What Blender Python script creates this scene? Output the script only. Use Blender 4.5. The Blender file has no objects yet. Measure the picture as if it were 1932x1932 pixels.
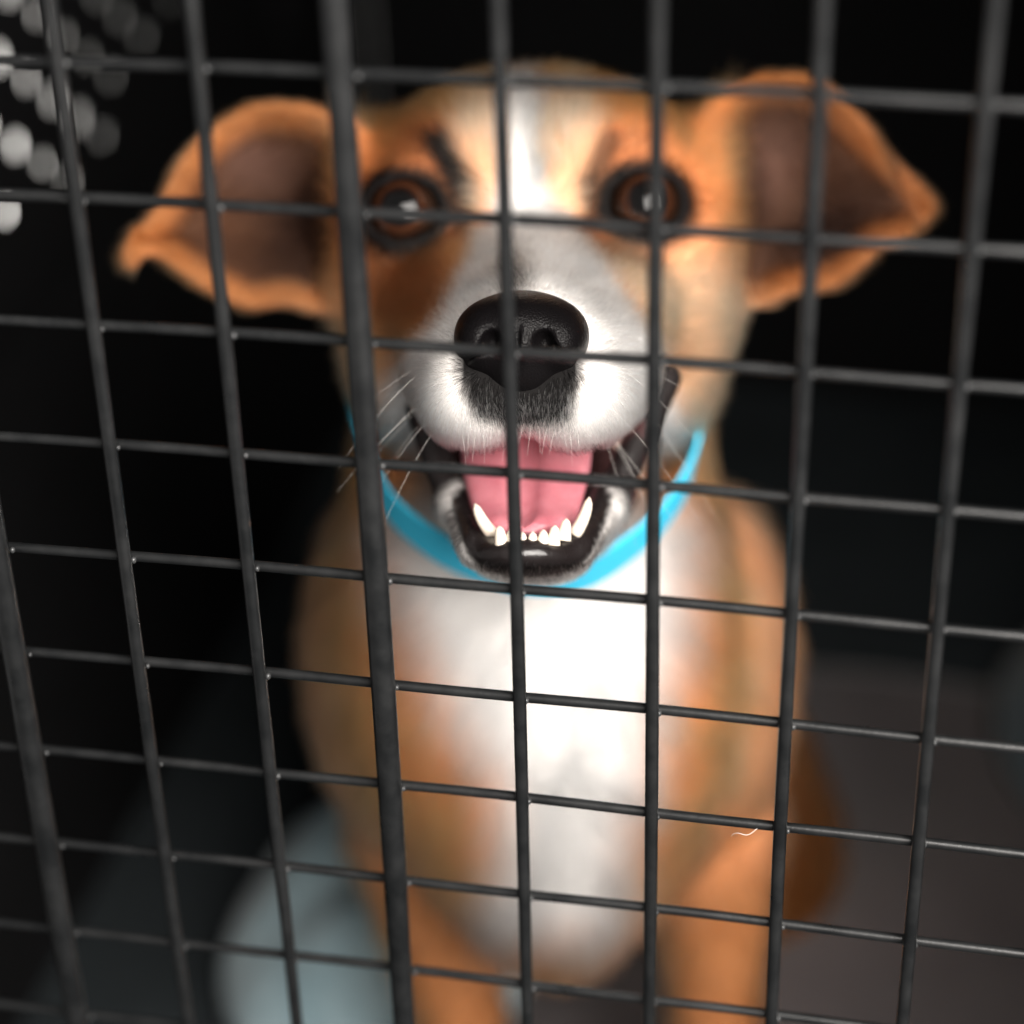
import bpy, bmesh, math, random
import numpy as np
from mathutils import Matrix, Vector

rng = np.random.default_rng(7)
random.seed(7)
scene = bpy.context.scene
col = scene.collection

# ------------------------------------------------------------------ camera
# The wire panel stands upright in the plane Y = 0 (X along the panel, Z up, Y into the crate).
# U = mesh pitch in metres; RC = rotation from panel axes (right, down, inward) to camera axes (right, down, forward).
U = 0.036
PITCH_Z = 0.96364 * U
RC = np.array([[0.97994872, 0.0244598, 0.19774283],
               [0.0806876, 0.85870469, -0.50607882],
               [-0.18218128, 0.51188669, 0.83951295]])
TC = np.array([0.02778458, 0.60735956, 15.60424148]) * U
FPX = 4062.0                      # focal length in pixels of a 1932-pixel wide picture


def cam_to_world(p):
    """camera axes (right, down, forward; metres) -> world"""
    q = (np.asarray(p, float) - TC) @ RC
    return np.stack([q[..., 0], q[..., 2], -q[..., 1]], -1)


def dir_to_world(v):
    q = np.asarray(v, float) @ RC
    return np.stack([q[..., 0], q[..., 2], -q[..., 1]], -1)


cam_d = bpy.data.cameras.new('camera')
cam = bpy.data.objects.new('camera', cam_d)
col.objects.link(cam)
cx, cy, cz = dir_to_world([1, 0, 0]), dir_to_world([0, -1, 0]), dir_to_world([0, 0, -1])
loc = cam_to_world([0, 0, 0])
M = Matrix.Identity(4)
for i in range(3):
    M[i][0], M[i][1], M[i][2], M[i][3] = cx[i], cy[i], cz[i], loc[i]
cam.matrix_world = M
cam_d.sensor_width = 36
cam_d.lens = 36 * FPX / 1932
cam_d.clip_start = 0.02
cam_d.clip_end = 50
cam_d.dof.use_dof = True
cam_d.dof.focus_distance = 0.584
cam_d.dof.aperture_fstop = 3.5
scene.camera = cam

# ------------------------------------------------------------------ light
world = bpy.data.worlds.new('World')
scene.world = world
world.use_nodes = True
world.node_tree.nodes['Background'].inputs[0].default_value = (1.0, 0.975, 0.95, 1)
world.node_tree.nodes['Background'].inputs[1].default_value = 0.33


def area(name, pos, target, sx, sy, power, colour):
    l = bpy.data.lights.new(name, 'AREA')
    l.shape = 'RECTANGLE'
    l.size, l.size_y, l.energy, l.color = sx, sy, power, colour
    o = bpy.data.objects.new(name, l)
    col.objects.link(o)
    o.location = pos
    o.rotation_euler = (Vector(target) - Vector(pos)).to_track_quat('-Z', 'Y').to_euler()
    return o


area('window_light', (0.50, -0.54, 0.48), (0.02, 0.13, -0.06), 0.72, 0.72, 36.0, (1.0, 0.95, 0.895))

scene.render.engine = 'CYCLES'
scene.view_settings.view_transform = 'Standard'
scene.view_settings.look = 'None'
scene.view_settings.exposure = 0.25
scene.view_settings.gamma = 1.0
scene.cycles.use_denoising = True
scene.cycles.use_adaptive_sampling = True
scene.cycles.adaptive_threshold = 0.02
scene.cycles.max_bounces = 7
scene.cycles.diffuse_bounces = 4
scene.cycles.glossy_bounces = 4
scene.cycles.transmission_bounces = 6
scene.cycles.sample_clamp_indirect = 6
scene.cycles.caustics_reflective = False
scene.cycles.caustics_refractive = False
try:
    scene.cycles_curves.shape = 'RIBBONS'
except Exception:
    pass

# ------------------------------------------------------------------ helpers
FLOOR_Z = cam_to_world([0, 0, 0])[2] - 0.735


def at(px, py, d):
    """point (mm; right, up, forward of the camera) for a place in the photograph at a given distance"""
    return np.array([(px - 966) * d / FPX, (966 - py) * d / FPX, d])


def mm_world(p):
    """(mm right, up, forward) -> world metres"""
    p = np.asarray(p, float) * 0.001
    return cam_to_world(np.stack([p[..., 0], -p[..., 1], p[..., 2]], -1))


def mm_dir(v):
    v = np.asarray(v, float)
    return dir_to_world(np.stack([v[..., 0], -v[..., 1], v[..., 2]], -1))


def world_mm(p):
    q = np.asarray(p, float)
    q = np.stack([q[..., 0], -q[..., 2], q[..., 1]], -1) @ RC.T + TC
    return np.stack([q[..., 0], -q[..., 1], q[..., 2]], -1) * 1000


def mesh_obj(name, verts, faces, mat, parent=None, smooth=True):
    me = bpy.data.meshes.new(name)
    me.from_pydata([tuple(v) for v in verts], [], [tuple(f) for f in faces])
    me.update()
    if smooth:
        me.polygons.foreach_set('use_smooth', [True] * len(me.polygons))
    o = bpy.data.objects.new(name, me)
    col.objects.link(o)
    if mat:
        me.materials.append(mat)
    if parent:
        o.parent = parent
    return o


def empty(name, loc_, label, cat):
    o = bpy.data.objects.new(name, None)
    col.objects.link(o)
    o.location = loc_
    o['label'], o['category'] = label, cat
    bpy.context.view_layer.update()
    return o


def adopt(child, parent):
    child.parent = parent
    child.matrix_parent_inverse = Matrix.Translation(-Vector(parent.location))


def tube(path, radii, seg=10, cap=True):
    """swept circle through a list of points; returns verts, faces"""
    path = np.asarray(path, float)
    n = len(path)
    radii = np.broadcast_to(radii, (n,))
    tan = np.gradient(path, axis=0)
    tan /= np.linalg.norm(tan, axis=1)[:, None] + 1e-12
    ref = np.array([0.31, 0.52, 0.79])
    if abs(tan[0] @ ref) > 0.9:
        ref = np.array([0.9, -0.3, 0.1])
    a = np.cross(tan[0], ref)
    a /= np.linalg.norm(a)
    verts = []
    for i in range(n):
        a = a - tan[i] * (a @ tan[i])
        a /= np.linalg.norm(a)
        b = np.cross(tan[i], a)
        for k in range(seg):
            t = 2 * math.pi * k / seg
            verts.append(path[i] + radii[i] * (a * math.cos(t) + b * math.sin(t)))
    faces = []
    for i in range(n - 1):
        for k in range(seg):
            k2 = (k + 1) % seg
            faces.append((i * seg + k, i * seg + k2, (i + 1) * seg + k2, (i + 1) * seg + k))
    if cap:
        faces.append(tuple(range(seg))[::-1])
        faces.append(tuple((n - 1) * seg + k for k in range(seg)))
    return verts, faces


def material(name):
    m = bpy.data.materials.new(name)
    m.use_nodes = True
    nt = m.node_tree
    return m, nt, nt.nodes['Principled BSDF'], nt.nodes, nt.links


def ramp(nodes, stops):
    r = nodes.new('ShaderNodeValToRGB')
    el = r.color_ramp.elements
    while len(el) < len(stops):
        el.new(0.5)
    for e, (p, c) in zip(el, stops):
        e.position = p
        e.color = (*c, 1) if len(c) == 3 else c
    return r


def noise(nodes, links, scale, detail=3, rough=0.5, coord='Object'):
    tc = nodes.new('ShaderNodeTexCoord')
    n = nodes.new('ShaderNodeTexNoise')
    n.inputs['Scale'].default_value = scale
    n.inputs['Detail'].default_value = detail
    n.inputs['Roughness'].default_value = rough
    links.new(tc.outputs[coord], n.inputs['Vector'])
    return n


def bump(nodes, links, bsdf, height_socket, strength, dist):
    b = nodes.new('ShaderNodeBump')
    b.inputs['Strength'].default_value = strength
    b.inputs['Distance'].default_value = dist
    links.new(height_socket, b.inputs['Height'])
    links.new(b.outputs[0], bsdf.inputs['Normal'])


# ------------------------------------------------------------------ materials
def mat_wire():
    m, nt, b, N, L = material('black_powder_coat')
    n = noise(N, L, 90, 4, 0.6)
    r = ramp(N, [(0.35, (0.005, 0.0054, 0.0058)), (0.7, (0.012, 0.0124, 0.0128))])
    L.new(n.outputs[0], r.inputs[0])
    n2 = noise(N, L, 38, 2, 0.5)
    wr = ramp(N, [(0.735, (0, 0, 0)), (0.76, (1, 1, 1))])
    L.new(n2.outputs[0], wr.inputs[0])
    mx = N.new('ShaderNodeMix')
    mx.data_type = 'RGBA'
    mx.inputs[7].default_value = (0.20, 0.11, 0.075, 1)
    L.new(wr.outputs[0], mx.inputs[0])
    L.new(r.outputs[0], mx.inputs[6])
    L.new(mx.outputs[2], b.inputs['Base Color'])
    n3 = noise(N, L, 60, 3, 0.6)
    rr = ramp(N, [(0.3, (0.26,) * 3), (0.7, (0.42,) * 3)])
    b.inputs['Specular IOR Level'].default_value = 0.34
    L.new(n3.outputs[0], rr.inputs[0])
    L.new(rr.outputs[0], b.inputs['Roughness'])
    n4 = noise(N, L, 700, 2, 0.5)
    bump(N, L, b, n4.outputs[0], 0.12, 0.0004)
    return m


def mat_plain(name, lo, hi, scale, rough, bstr=0.0, bdist=0.001, sheen=0.0):
    m, nt, b, N, L = material(name)
    n = noise(N, L, scale, 5, 0.6)
    r = ramp(N, [(0.3, lo), (0.7, hi)])
    L.new(n.outputs[0], r.inputs[0])
    L.new(r.outputs[0], b.inputs['Base Color'])
    b.inputs['Roughness'].default_value = rough
    b.inputs['Specular IOR Level'].default_value = 0.12
    if sheen:
        b.inputs['Sheen Weight'].default_value = sheen
    if bstr:
        n2 = noise(N, L, scale * 6, 4, 0.6)
        bump(N, L, b, n2.outputs[0], bstr, bdist)
    return m


def mat_skin():
    """the dog's skin under the coat: colours and gloss come from the coat-pattern attributes"""
    m, nt, b, N, L = material('dog_skin')
    a = N.new('ShaderNodeAttribute')
    a.attribute_name = 'coat'
    L.new(a.outputs['Color'], b.inputs['Base Color'])
    g = N.new('ShaderNodeAttribute')
    g.attribute_name = 'gloss'
    r = ramp(N, [(0, (0.85,) * 3), (1, (0.22,) * 3)])
    L.new(g.outputs['Fac'], r.inputs[0])
    L.new(r.outputs[0], b.inputs['Roughness'])
    r2 = ramp(N, [(0, (0.08,) * 3), (1, (0.5,) * 3)])
    L.new(g.outputs['Fac'], r2.inputs[0])
    L.new(r2.outputs[0], b.inputs['Specular IOR Level'])
    n = noise(N, L, 500, 3, 0.6)
    bump(N, L, b, n.outputs[0], 0.25, 0.0006)
    return m


def mat_fur():
    m, nt, b, N, L = material('dog_fur')
    N.remove(b)
    a = N.new('ShaderNodeAttribute')
    a.attribute_name = 'coat'
    h = N.new('ShaderNodeBsdfHairPrincipled')
    h.model = 'CHIANG'
    h.parametrization = 'COLOR'
    h.inputs['IOR'].default_value = 1.22
    h.inputs['Roughness'].default_value = 0.42
    h.inputs['Radial Roughness'].default_value = 0.55
    h.inputs['Random Roughness'].default_value = 0.15
    L.new(a.outputs['Color'], h.inputs['Color'])
    L.new(h.outputs[0], N['Material Output'].inputs[0])
    return m


def mat_nose():
    m, nt, b, N, L = material('wet_black_nose')
    b.inputs['Base Color'].default_value = (0.0035, 0.003, 0.0033, 1)
    b.inputs['Roughness'].default_value = 0.30
    b.inputs['Specular IOR Level'].default_value = 0.12
    tc = N.new('ShaderNodeTexCoord')
    v = N.new('ShaderNodeTexVoronoi')
    v.inputs['Scale'].default_value = 2100
    L.new(tc.outputs['Object'], v.inputs['Vector'])
    bump(N, L, b, v.outputs['Distance'], 0.45, 0.0004)
    return m


def mat_simple(name, colour, rough, spec=0.5, coat=0.0, sss=0.0, sss_r=(1, 0.3, 0.2)):
    m, nt, b, N, L = material(name)
    b.inputs['Base Color'].default_value = (*colour, 1)
    b.inputs['Roughness'].default_value = rough
    b.inputs['Specular IOR Level'].default_value = spec
    b.inputs['Coat Weight'].default_value = coat
    b.inputs['Coat Roughness'].default_value = 0.03
    if sss:
        b.inputs['Subsurface Weight'].default_value = sss
        b.inputs['Subsurface Radius'].default_value = sss_r
        b.inputs['Subsurface Scale'].default_value = 0.003
    return m


def mat_tongue():
    m, nt, b, N, L = material('pink_tongue')
    n = noise(N, L, 120, 4, 0.6)
    r = ramp(N, [(0.3, (0.42, 0.12, 0.15)), (0.7, (0.53, 0.19, 0.22))])
    L.new(n.outputs[0], r.inputs[0])
    L.new(r.outputs[0], b.inputs['Base Color'])
    b.inputs['Roughness'].default_value = 0.36
    b.inputs['Subsurface Weight'].default_value = 0.25
    b.inputs['Subsurface Radius'].default_value = (1, 0.3, 0.25)
    b.inputs['Subsurface Scale'].default_value = 0.003
    v = noise(N, L, 1500, 2, 0.5)
    bump(N, L, b, v.outputs[0], 0.35, 0.0006)
    return m


def mat_eye():
    """brown iris with a dark pupil; the eye looks along its local +Z"""
    m, nt, b, N, L = material('brown_eye')
    tc = N.new('ShaderNodeTexCoord')
    sp = N.new('ShaderNodeSeparateXYZ')
    L.new(tc.outputs['Object'], sp.inputs[0])
    nx = noise(N, L, 600, 3, 0.6)
    at2 = N.new('ShaderNodeMath')
    at2.operation = 'MULTIPLY_ADD'
    at2.inputs[1].default_value = 0.0012
    L.new(nx.outputs[0], at2.inputs[0])
    L.new(sp.outputs[2], at2.inputs[2])
    mp = N.new('ShaderNodeMapRange')
    mp.inputs[1].default_value = 0.0
    mp.inputs[2].default_value = 0.0142
    L.new(at2.outputs[0], mp.inputs[0])
    r = ramp(N, [(0.0, (0.02, 0.012, 0.01)), (0.50, (0.014, 0.009, 0.008)), (0.56, (0.006, 0.004, 0.003)), (0.63, (0.010, 0.005, 0.003)),
                 (0.74, (0.012, 0.005, 0.003)), (0.86, (0.032, 0.011, 0.005)), (0.935, (0.004, 0.003, 0.003)), (1.0, (0.002, 0.002, 0.002))])
    L.new(mp.outputs[0], r.inputs[0])
    L.new(r.outputs[0], b.inputs['Base Color'])
    b.inputs['Roughness'].default_value = 0.6
    b.inputs['Specular IOR Level'].default_value = 0.0
    b.inputs['Coat Weight'].default_value = 0.9
    b.inputs['Coat Roughness'].default_value = 0.015
    b.inputs['Coat IOR'].default_value = 1.36
    return m


def mat_collar():
    m, nt, b, N, L = material('blue_collar_webbing')
    n = noise(N, L, 900, 2, 0.5)
    r = ramp(N, [(0.3, (0.03, 0.46, 0.70)), (0.7, (0.05, 0.57, 0.82))])
    L.new(n.outputs[0], r.inputs[0])
    L.new(r.outputs[0], b.inputs['Base Color'])
    b.inputs['Roughness'].default_value = 0.6
    bump(N, L, b, n.outputs[0], 0.4, 0.0004)
    return m


M_WIRE = mat_wire()
M_BLACK = mat_plain('black_crate_lining', (0.0022, 0.0022, 0.0024), (0.004, 0.004, 0.0045), 14, 0.8, 0.2, 0.001)
M_FLOOR = mat_plain('dark_rubber_floor', (0.014, 0.017, 0.0185), (0.024, 0.029, 0.032), 9, 0.8, 0.5, 0.002)
M_MAT = mat_plain('mauve_grey_felt', (0.046, 0.039, 0.040), (0.074, 0.063, 0.064), 9, 0.95, 0.5, 0.002, 0.2)
M_CLOTH = mat_plain('pale_blue_grey_fleece', (0.17, 0.25, 0.28), (0.36, 0.45, 0.48), 16, 0.9, 0.4, 0.002, 0.3)
M_CLOTH2 = mat_plain('dark_teal_fleece', (0.03, 0.05, 0.06), (0.05, 0.075, 0.09), 16, 0.9, 0.4, 0.002, 0.2)
M_SKIN, M_FUR, M_NOSE = mat_skin(), mat_fur(), mat_nose()

# ------------------------------------------------------------------ setting: inside of the crate
XL, XR, YB, ZT = -0.30, 0.245, 1.25, 0.30


def box(name, a, b, mat, kind=None):
    (x0, y0, z0), (x1, y1, z1) = a, b
    v = [(x, y, z) for x in (x0, x1) for y in (y0, y1) for z in (z0, z1)]
    f = [(0, 1, 3, 2), (4, 6, 7, 5), (0, 4, 5, 1), (2, 3, 7, 6), (0, 2, 6, 4), (1, 5, 7, 3)]
    o = mesh_obj(name, v, f, mat, smooth=False)
    if kind:
        o['kind'] = kind
    return o


box('floor', (XL - 0.3, -1.2, FLOOR_Z - 0.03), (XR + 0.3, YB + 0.3, FLOOR_Z), M_FLOOR, 'structure')
box('shade_wall_right', (XR, 0.03, FLOOR_Z), (XR + 0.03, YB + 0.03, ZT), M_BLACK, 'structure')  # unseen; set close in to keep the key light off the dog's rear
box('shade_ceiling', (XL - 0.03, 0.09, ZT + 0.002), (XR + 0.03, YB + 0.06, ZT + 0.03), M_BLACK, 'structure')  # unseen; its front edge is placed to shade the crown and the rear

# back wall; left wall with a perforated vent plate behind its opening
YW = 0.95
box('wall_back', (XL + 0.002, YW, FLOOR_Z), (XR - 0.002, YW + 0.012, ZT), M_BLACK, 'structure')


def add_box(vb, fb, a, b):
    (x0, y0, z0), (x1, y1, z1) = a, b
    k = len(vb)
    vb += [(x, y, z) for x in (x0, x1) for y in (y0, y1) for z in (z0, z1)]
    fb += [tuple(k + i for i in f) for f in ((0, 1, 3, 2), (4, 6, 7, 5), (0, 4, 5, 1), (2, 3, 7, 6), (0, 2, 6, 4), (1, 5, 7, 3))]


VY0, VY1, VZ0, VZ1 = 0.30, 0.78, -0.12, 0.14
vb, fb = [], []
add_box(vb, fb, (XL - 0.012, 0.03, FLOOR_Z), (XL, VY0, ZT))
add_box(vb, fb, (XL - 0.012, VY1, FLOOR_Z), (XL, YW, ZT))
add_box(vb, fb, (XL - 0.012, VY0, FLOOR_Z), (XL, VY1, VZ0))
add_box(vb, fb, (XL - 0.012, VY0, VZ1), (XL, VY1, ZT))
o = mesh_obj('wall_left', vb, fb, M_BLACK, smooth=False)
o['kind'] = 'structure'


def build_vent():
    """plate of rectangular cells with a round hole in most of them, rows staggered"""
    vs, fs = [], []
    py, pz, seg, th = 0.047, 0.0215, 16, 0.002
    ang = math.radians(6)
    ca, sa = math.cos(ang), math.sin(ang)
    cy_, cz0 = (VY0 + VY1) / 2, (VZ0 + VZ1) / 2
    for i in range(-7, 8):
        for j in range(-9, 10):
            a, b = i * py + (0.5 * py if j % 2 else 0.0), j * pz
            r = random.uniform(0.0042, 0.0064)
            yy, zz = cy_ + a * ca - b * sa, cz0 + a * sa + b * ca
            hole = random.random() > 0.07 and zz > -0.088 and (zz + 0.115) > 0.24 * (yy - 0.38)
            for x in (0.0, -th):
                k = len(vs)
                ro, ri = [], []
                for s in range(seg):
                    t = 2 * math.pi * s / seg
                    c, s_ = math.cos(t), math.sin(t)
                    m_ = max(abs(c), abs(s_))
                    ro.append((a + c / m_ * py * 0.5, b + s_ / m_ * pz * 0.5))
                    ri.append((a + c * r, b + s_ * r))
                for (p_, q_) in ro + ri:
                    vs.append((XL - 0.014 + x, cy_ + p_ * ca - q_ * sa, cz0 + p_ * sa + q_ * ca))
                for s in range(seg):
                    s2 = (s + 1) % seg
                    f = (k + s, k + s2, k + seg + s2, k + seg + s)
                    fs.append(f if x == 0 else f[::-1])
                if not hole:
                    fs.append(tuple(k + seg + s for s in range(seg)))
            k0, k1 = len(vs) - 3 * seg, len(vs) - seg
            for s in range(seg):
                s2 = (s + 1) % seg
                fs.append((k0 + s, k0 + s2, k1 + s2, k1 + s))
    o = mesh_obj('vent_plate', vs, fs, M_BLACK, smooth=False)
    o['label'] = 'perforated black vent plate at upper left with pale light in its round holes'
    o['category'] = 'vent'


build_vent()
box('vent_reflector', (XL - 0.15, 0.05, FLOOR_Z + 0.002), (XL - 0.13, 1.6, ZT), mat_plain('pale_reflector', (0.5, 0.5, 0.48), (0.66, 0.65, 0.63), 5, 0.7), 'structure')  # unseen board added behind the vent to make its holes bright
area('vent_board_lamp', (XL - 0.066, 0.50, -0.20), (XL - 0.13, 0.64, -0.06), 0.03, 0.06, 4.5, (1.0, 0.97, 0.94))  # added hidden lamp that lights the board behind the vent

# ------------------------------------------------------------------ the wire panel
cage = empty('wire_cage_panel', (0, 0, FLOOR_Z), 'black wire mesh cage panel standing in front of the dog', 'cage')
K0, K1, J0, J1 = -2, 11, -9, 16
THICK = {0: 0.0, 3: -0.037}
shift_k = {1: 0.012, 2: -0.016, 3: -0.04, 6: -0.008, 7: 0.008, 5: 0.0}


def zrow(j):
    return -(j - 4) * PITCH_Z


def make_wire(name, path, r, seg=12):
    v, f = tube(path, r, seg)
    o = mesh_obj(name, v, f, M_WIRE)
    adopt(o, cage)
    for p in o.data.polygons:
        if len(p.vertices) > 4:
            p.use_smooth = False
    return o


z_top, z_bot = zrow(J0), FLOOR_Z + 0.004
for k in range(K0, K1 + 1):
    x = (k - 4 + shift_k.get(k, 0)) * U
    thick = k in THICK
    r = 0.0034 if thick else 0.00185
    y0 = -0.0016 if thick else 0.0
    zs = np.linspace(z_top, z_bot, 40)
    ph = rng.uniform(0, 6, 2)
    path = [(x + 0.00025 * math.sin(z * 17 + ph[0]), y0 + 0.0003 * math.sin(z * 13 + ph[1]), z) for z in zs]
    make_wire('frame_bar' if thick else 'vertical_wire', path, r)
bead_v, bead_f = [], []
ico = bmesh.new()
bmesh.ops.create_icosphere(ico, subdivisions=2, radius=1)
ico_v = np.array([v.co[:] for v in ico.verts])
ico_f = [tuple(v.index for v in f.verts) for f in ico.faces]
for j in range(J0, J1 + 1):
    z = zrow(j)
    if z < z_bot + 0.004:
        continue
    xs = np.linspace((K0 - 4) * U, (K1 - 4) * U, 60)
    ph = rng.uniform(0, 6)

    def zb(x):
        return z + 0.0012 * (1 - (x / (3 * U)) ** 2) * 0.5 * (abs(x) < 6 * U) - 0.0003 + 0.00015 * math.sin(x * 60 + ph)
    path = [(x, 0.0030 + 0.0002 * math.sin(x * 40 + ph), zb(x)) for x in xs]
    make_wire('horizontal_wire', path, 0.00142)
    for k in range(K0, K1 + 1):
        x = (k - 4 + shift_k.get(k, 0)) * U
        rr = 0.0034 if k in THICK else 0.00185
        for sgn in (1,):
            s = rng.uniform(0.75, 1.2)
            kk = len(bead_v)
            c = np.array([x + rr * 0.95, 0.0014, zb(x) + rng.uniform(-0.0004, 0.0004)])
            bead_v += list(ico_v * np.array([0.0007, 0.0008, 0.0009]) * s + c)
            bead_f += [tuple(kk + i for i in f) for f in ico_f]
M_BEAD = mat_simple('weld_metal', (0.03, 0.031, 0.032), 0.32, 0.5)
o = mesh_obj('weld_bead', bead_v, bead_f, M_BEAD)
o['kind'] = 'stuff'
adopt(o, cage)

# ------------------------------------------------------------------ the dog: implicit surface, in mm (right, up, forward of camera)
def smin(a, b, k):
    h = np.clip(0.5 + 0.5 * (b - a) / k, 0, 1)
    return b + (a - b) * h - k * h * (1 - h)


def smax(a, b, k):
    return -smin(-a, -b, k)


def ell(p, c, r):
    q = p - np.asarray(c, float)
    r = np.asarray(r, float)
    k0 = np.sqrt(((q / r) ** 2).sum(1)) + 1e-9
    k1 = np.sqrt(((q / r ** 2) ** 2).sum(1)) + 1e-9
    return k0 * (k0 - 1) / k1


def cone(p, a, b, ra, rb):
    a, b = np.asarray(a, float), np.asarray(b, float)
    ab = b - a
    t = np.clip(((p - a) @ ab) / (ab @ ab), 0, 1)
    return np.linalg.norm(p - a - t[:, None] * ab, axis=1) - (ra + (rb - ra) * t)


def poly_dist(xy, poly):
    """signed distance to a polygon, negative inside"""
    poly = np.asarray(poly, float)
    d = np.full(len(xy), 1e9)
    inside = np.zeros(len(xy), bool)
    n = len(poly)
    for i in range(n):
        a, b = poly[i], poly[(i + 1) % n]
        e = b - a
        w = xy - a
        t = np.clip((w @ e) / (e @ e), 0, 1)
        d = np.minimum(d, ((w - t[:, None] * e) ** 2).sum(1))
        c = (a[1] > xy[:, 1]) != (b[1] > xy[:, 1])
        xi = a[0] + (xy[:, 1] - a[1]) / (b[1] - a[1] + 1e-12) * e[0]
        inside ^= c & (xy[:, 0] < xi)
    d = np.sqrt(d)
    return np.where(inside, -d, d)


def spline_closed(pts, n=6):
    pts = np.asarray(pts, float)
    out = []
    m = len(pts)
    for i in range(m):
        p0, p1, p2, p3 = pts[i - 1], pts[i], pts[(i + 1) % m], pts[(i + 2) % m]
        for t in np.linspace(0, 1, n, endpoint=False):
            out.append(0.5 * (2 * p1 + (p2 - p0) * t + (2 * p0 - 5 * p1 + 4 * p2 - p3) * t * t + (3 * p1 - p0 - 3 * p2 + p3) * t ** 3))
    return np.array(out)


EAR_L_D, EAR_R_D = 690.0, 702.0
EAR_L = spline_closed([at(x, y, EAR_L_D)[:2] for x, y in [
    (690, 250), (610, 200), (540, 186), (470, 190), (400, 228), (345, 285), (305, 350), (270, 410), (238, 452), (226, 490), (238, 520),
    (262, 518), (290, 490), (350, 535), (410, 568), (470, 592), (540, 585), (620, 600), (690, 520)]], 3)
EAR_R = spline_closed([at(x, y, EAR_R_D)[:2] for x, y in [
    (1320, 210), (1400, 145), (1470, 130), (1545, 142), (1610, 190), (1670, 250), (1730, 308), (1783, 366), (1782, 395), (1742, 440),
    (1715, 458), (1670, 468), (1640, 500), (1590, 542), (1550, 552), (1490, 560), (1440, 585), (1360, 560), (1330, 400)]], 3)


def ear(p, poly, d_rim, depth, sgn, lean, fold):
    m = (p[:, 0] * sgn > 35) & (p[:, 1] > 30) & (p[:, 2] < 800)
    out = np.full(len(p), 60.0)
    q = p[m]
    if len(q):
        e = poly_dist(q[:, :2], poly)
        t = np.clip(-e / 30.0, 0, 1)
        bowl = d_rim + depth * (t * t * (3 - 2 * t)) + lean * (np.abs(q[:, 0]) - 60)
        (fx, fy), (nx_, ny_), step = fold
        fd = (q[:, 0] - fx) * nx_ + (q[:, 1] - fy) * ny_
        ft = np.clip(fd / 5.0, 0, 1)
        bowl = bowl + step * ft * ft * (3 - 2 * ft) + 1.5 * np.sin(q[:, 1] * 0.21 + q[:, 0] * 0.06)
        sheet = np.abs(q[:, 2] - bowl) * 0.75 - 2.6
        out[m] = smax(e + 1.0, sheet, 3.0)
    return out


EYE_L, EYE_R = at(764, 402, 664), at(1213, 388, 664)
EYE_RAD = 13.0


def local(p):
    """head frame: the head turns a little, so its centre line drifts right going back"""
    q = p.copy()
    q[:, 0] = p[:, 0] - (1.5 + np.clip(p[:, 2] - 575, -5, 45) * 0.085 + np.clip(p[:, 2] - 620, 0, 130) * 0.032)
    return q


def sdf_head_up(q):
    """upper head; q is local, mirrored to |x|"""
    d = ell(q, (0, 96, 722), (60, 46, 66))                              # skull
    d = smin(d, ell(q, (0, 110, 702), (34, 27, 38)), 16)
    d = smin(d, ell(q, (50, 107, 715), (22, 22, 26)), 14)               # ear base
    d = smin(d, ell(q, (20, 110, 679), (23, 18, 29)), 18)               # brow
    d = smin(d, ell(q, (41, 72, 702), (23, 32, 40)), 20)                # cheek
    d = smin(d, ell(q, (40, 47, 708), (17, 24, 30)), 14)                # jowl
    d = smin(d, cone(q, (0, 68, 655), (0, 48, 603), 20, 15), 12)        # bridge
    d = smin(d, cone(q, (27, 66, 668), (13, 44, 612), 20, 13), 12)      # side of the muzzle
    d = smin(d, ell(q, (14.0, 35, 607), (16.5, 17.5, 24)), 8)             # flews
    d = smin(d, ell(q, (20, 41, 628), (16.5, 17, 27)), 8)
    d = smin(d, ell(q, (0, 35, 596), (11, 12, 12)), 6)                  # philtrum
    return d


def sdf_jaw(q):
    d = ell(q, (0, -11.5, 614), (18.0, 7.0, 23))
    d = smin(d, cone(q, (14.5, -9, 606), (21, 2, 634), 4.5, 5.5), 4)    # side of the lower lip
    d = smin(d, cone(q, (8, -8, 632), (18, 8, 690), 10, 15), 10)
    d = smin(d, cone(q, (0, -9, 632), (0, 2, 690), 9, 16), 10)
    d = smax(d, -ell(q, (0, 0, 617), (14.0, 9, 18)), 2.5)               # trough for the tongue
    return d


def sdf_body(p):
    d = cone(p, (6, 62, 745), (8, -40, 795), 56, 68)                     # neck
    d = smin(d, ell(p, (8, -50, 797), (70, 70, 80)), 30)
    d = smin(d, ell(p, (14, -86, 816), (68, 70, 78)), 30)
    d = smin(d, ell(p, (16, -120, 806), (37, 52, 52)), 20)               # breast
    d = smin(d, ell(p, (-42, -54, 822), (32, 64, 46)), 20)               # shoulders
    d = smin(d, ell(p, (74, -58, 826), (31, 66, 48)), 20)
    for s, a, b in ((-1, (-38, -124, 848), (-21, -214, 892)), (1, (80, -122, 848), (84, -212, 892))):
        a, b = np.array(a, float), np.array(b, float)
        down = np.array([0.0245, -0.8587, 0.5119])
        c = b + down * 105
        d = smin(d, cone(p, a, b, 25, 15.5), 12)
        d = smin(d, cone(p, b, c, 15.5, 14), 6)
        pw = c + np.array([-0.198, 0.506, -0.84]) * 20 + down * 2
        d = smin(d, ell(p, pw, (19, 15, 28)), 12)
    d = smin(d, cone(p, (48, -74, 893), (104, -172, 1095), 58, 60), 30)   # trunk
    d = smin(d, cone(p, (140, -235, 1095), (150, -330, 1070), 36, 24), 20)   # haunches
    d = smin(d, cone(p, (60, -290, 1140), (50, -390, 1100), 36, 24), 20)
    return d


LIP_R, LIP_L, LIP_0 = (41.0, 41, 655), (34.0, 31, 648), (23, 3, 634)     # mouth corners, a lopsided smile


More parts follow.
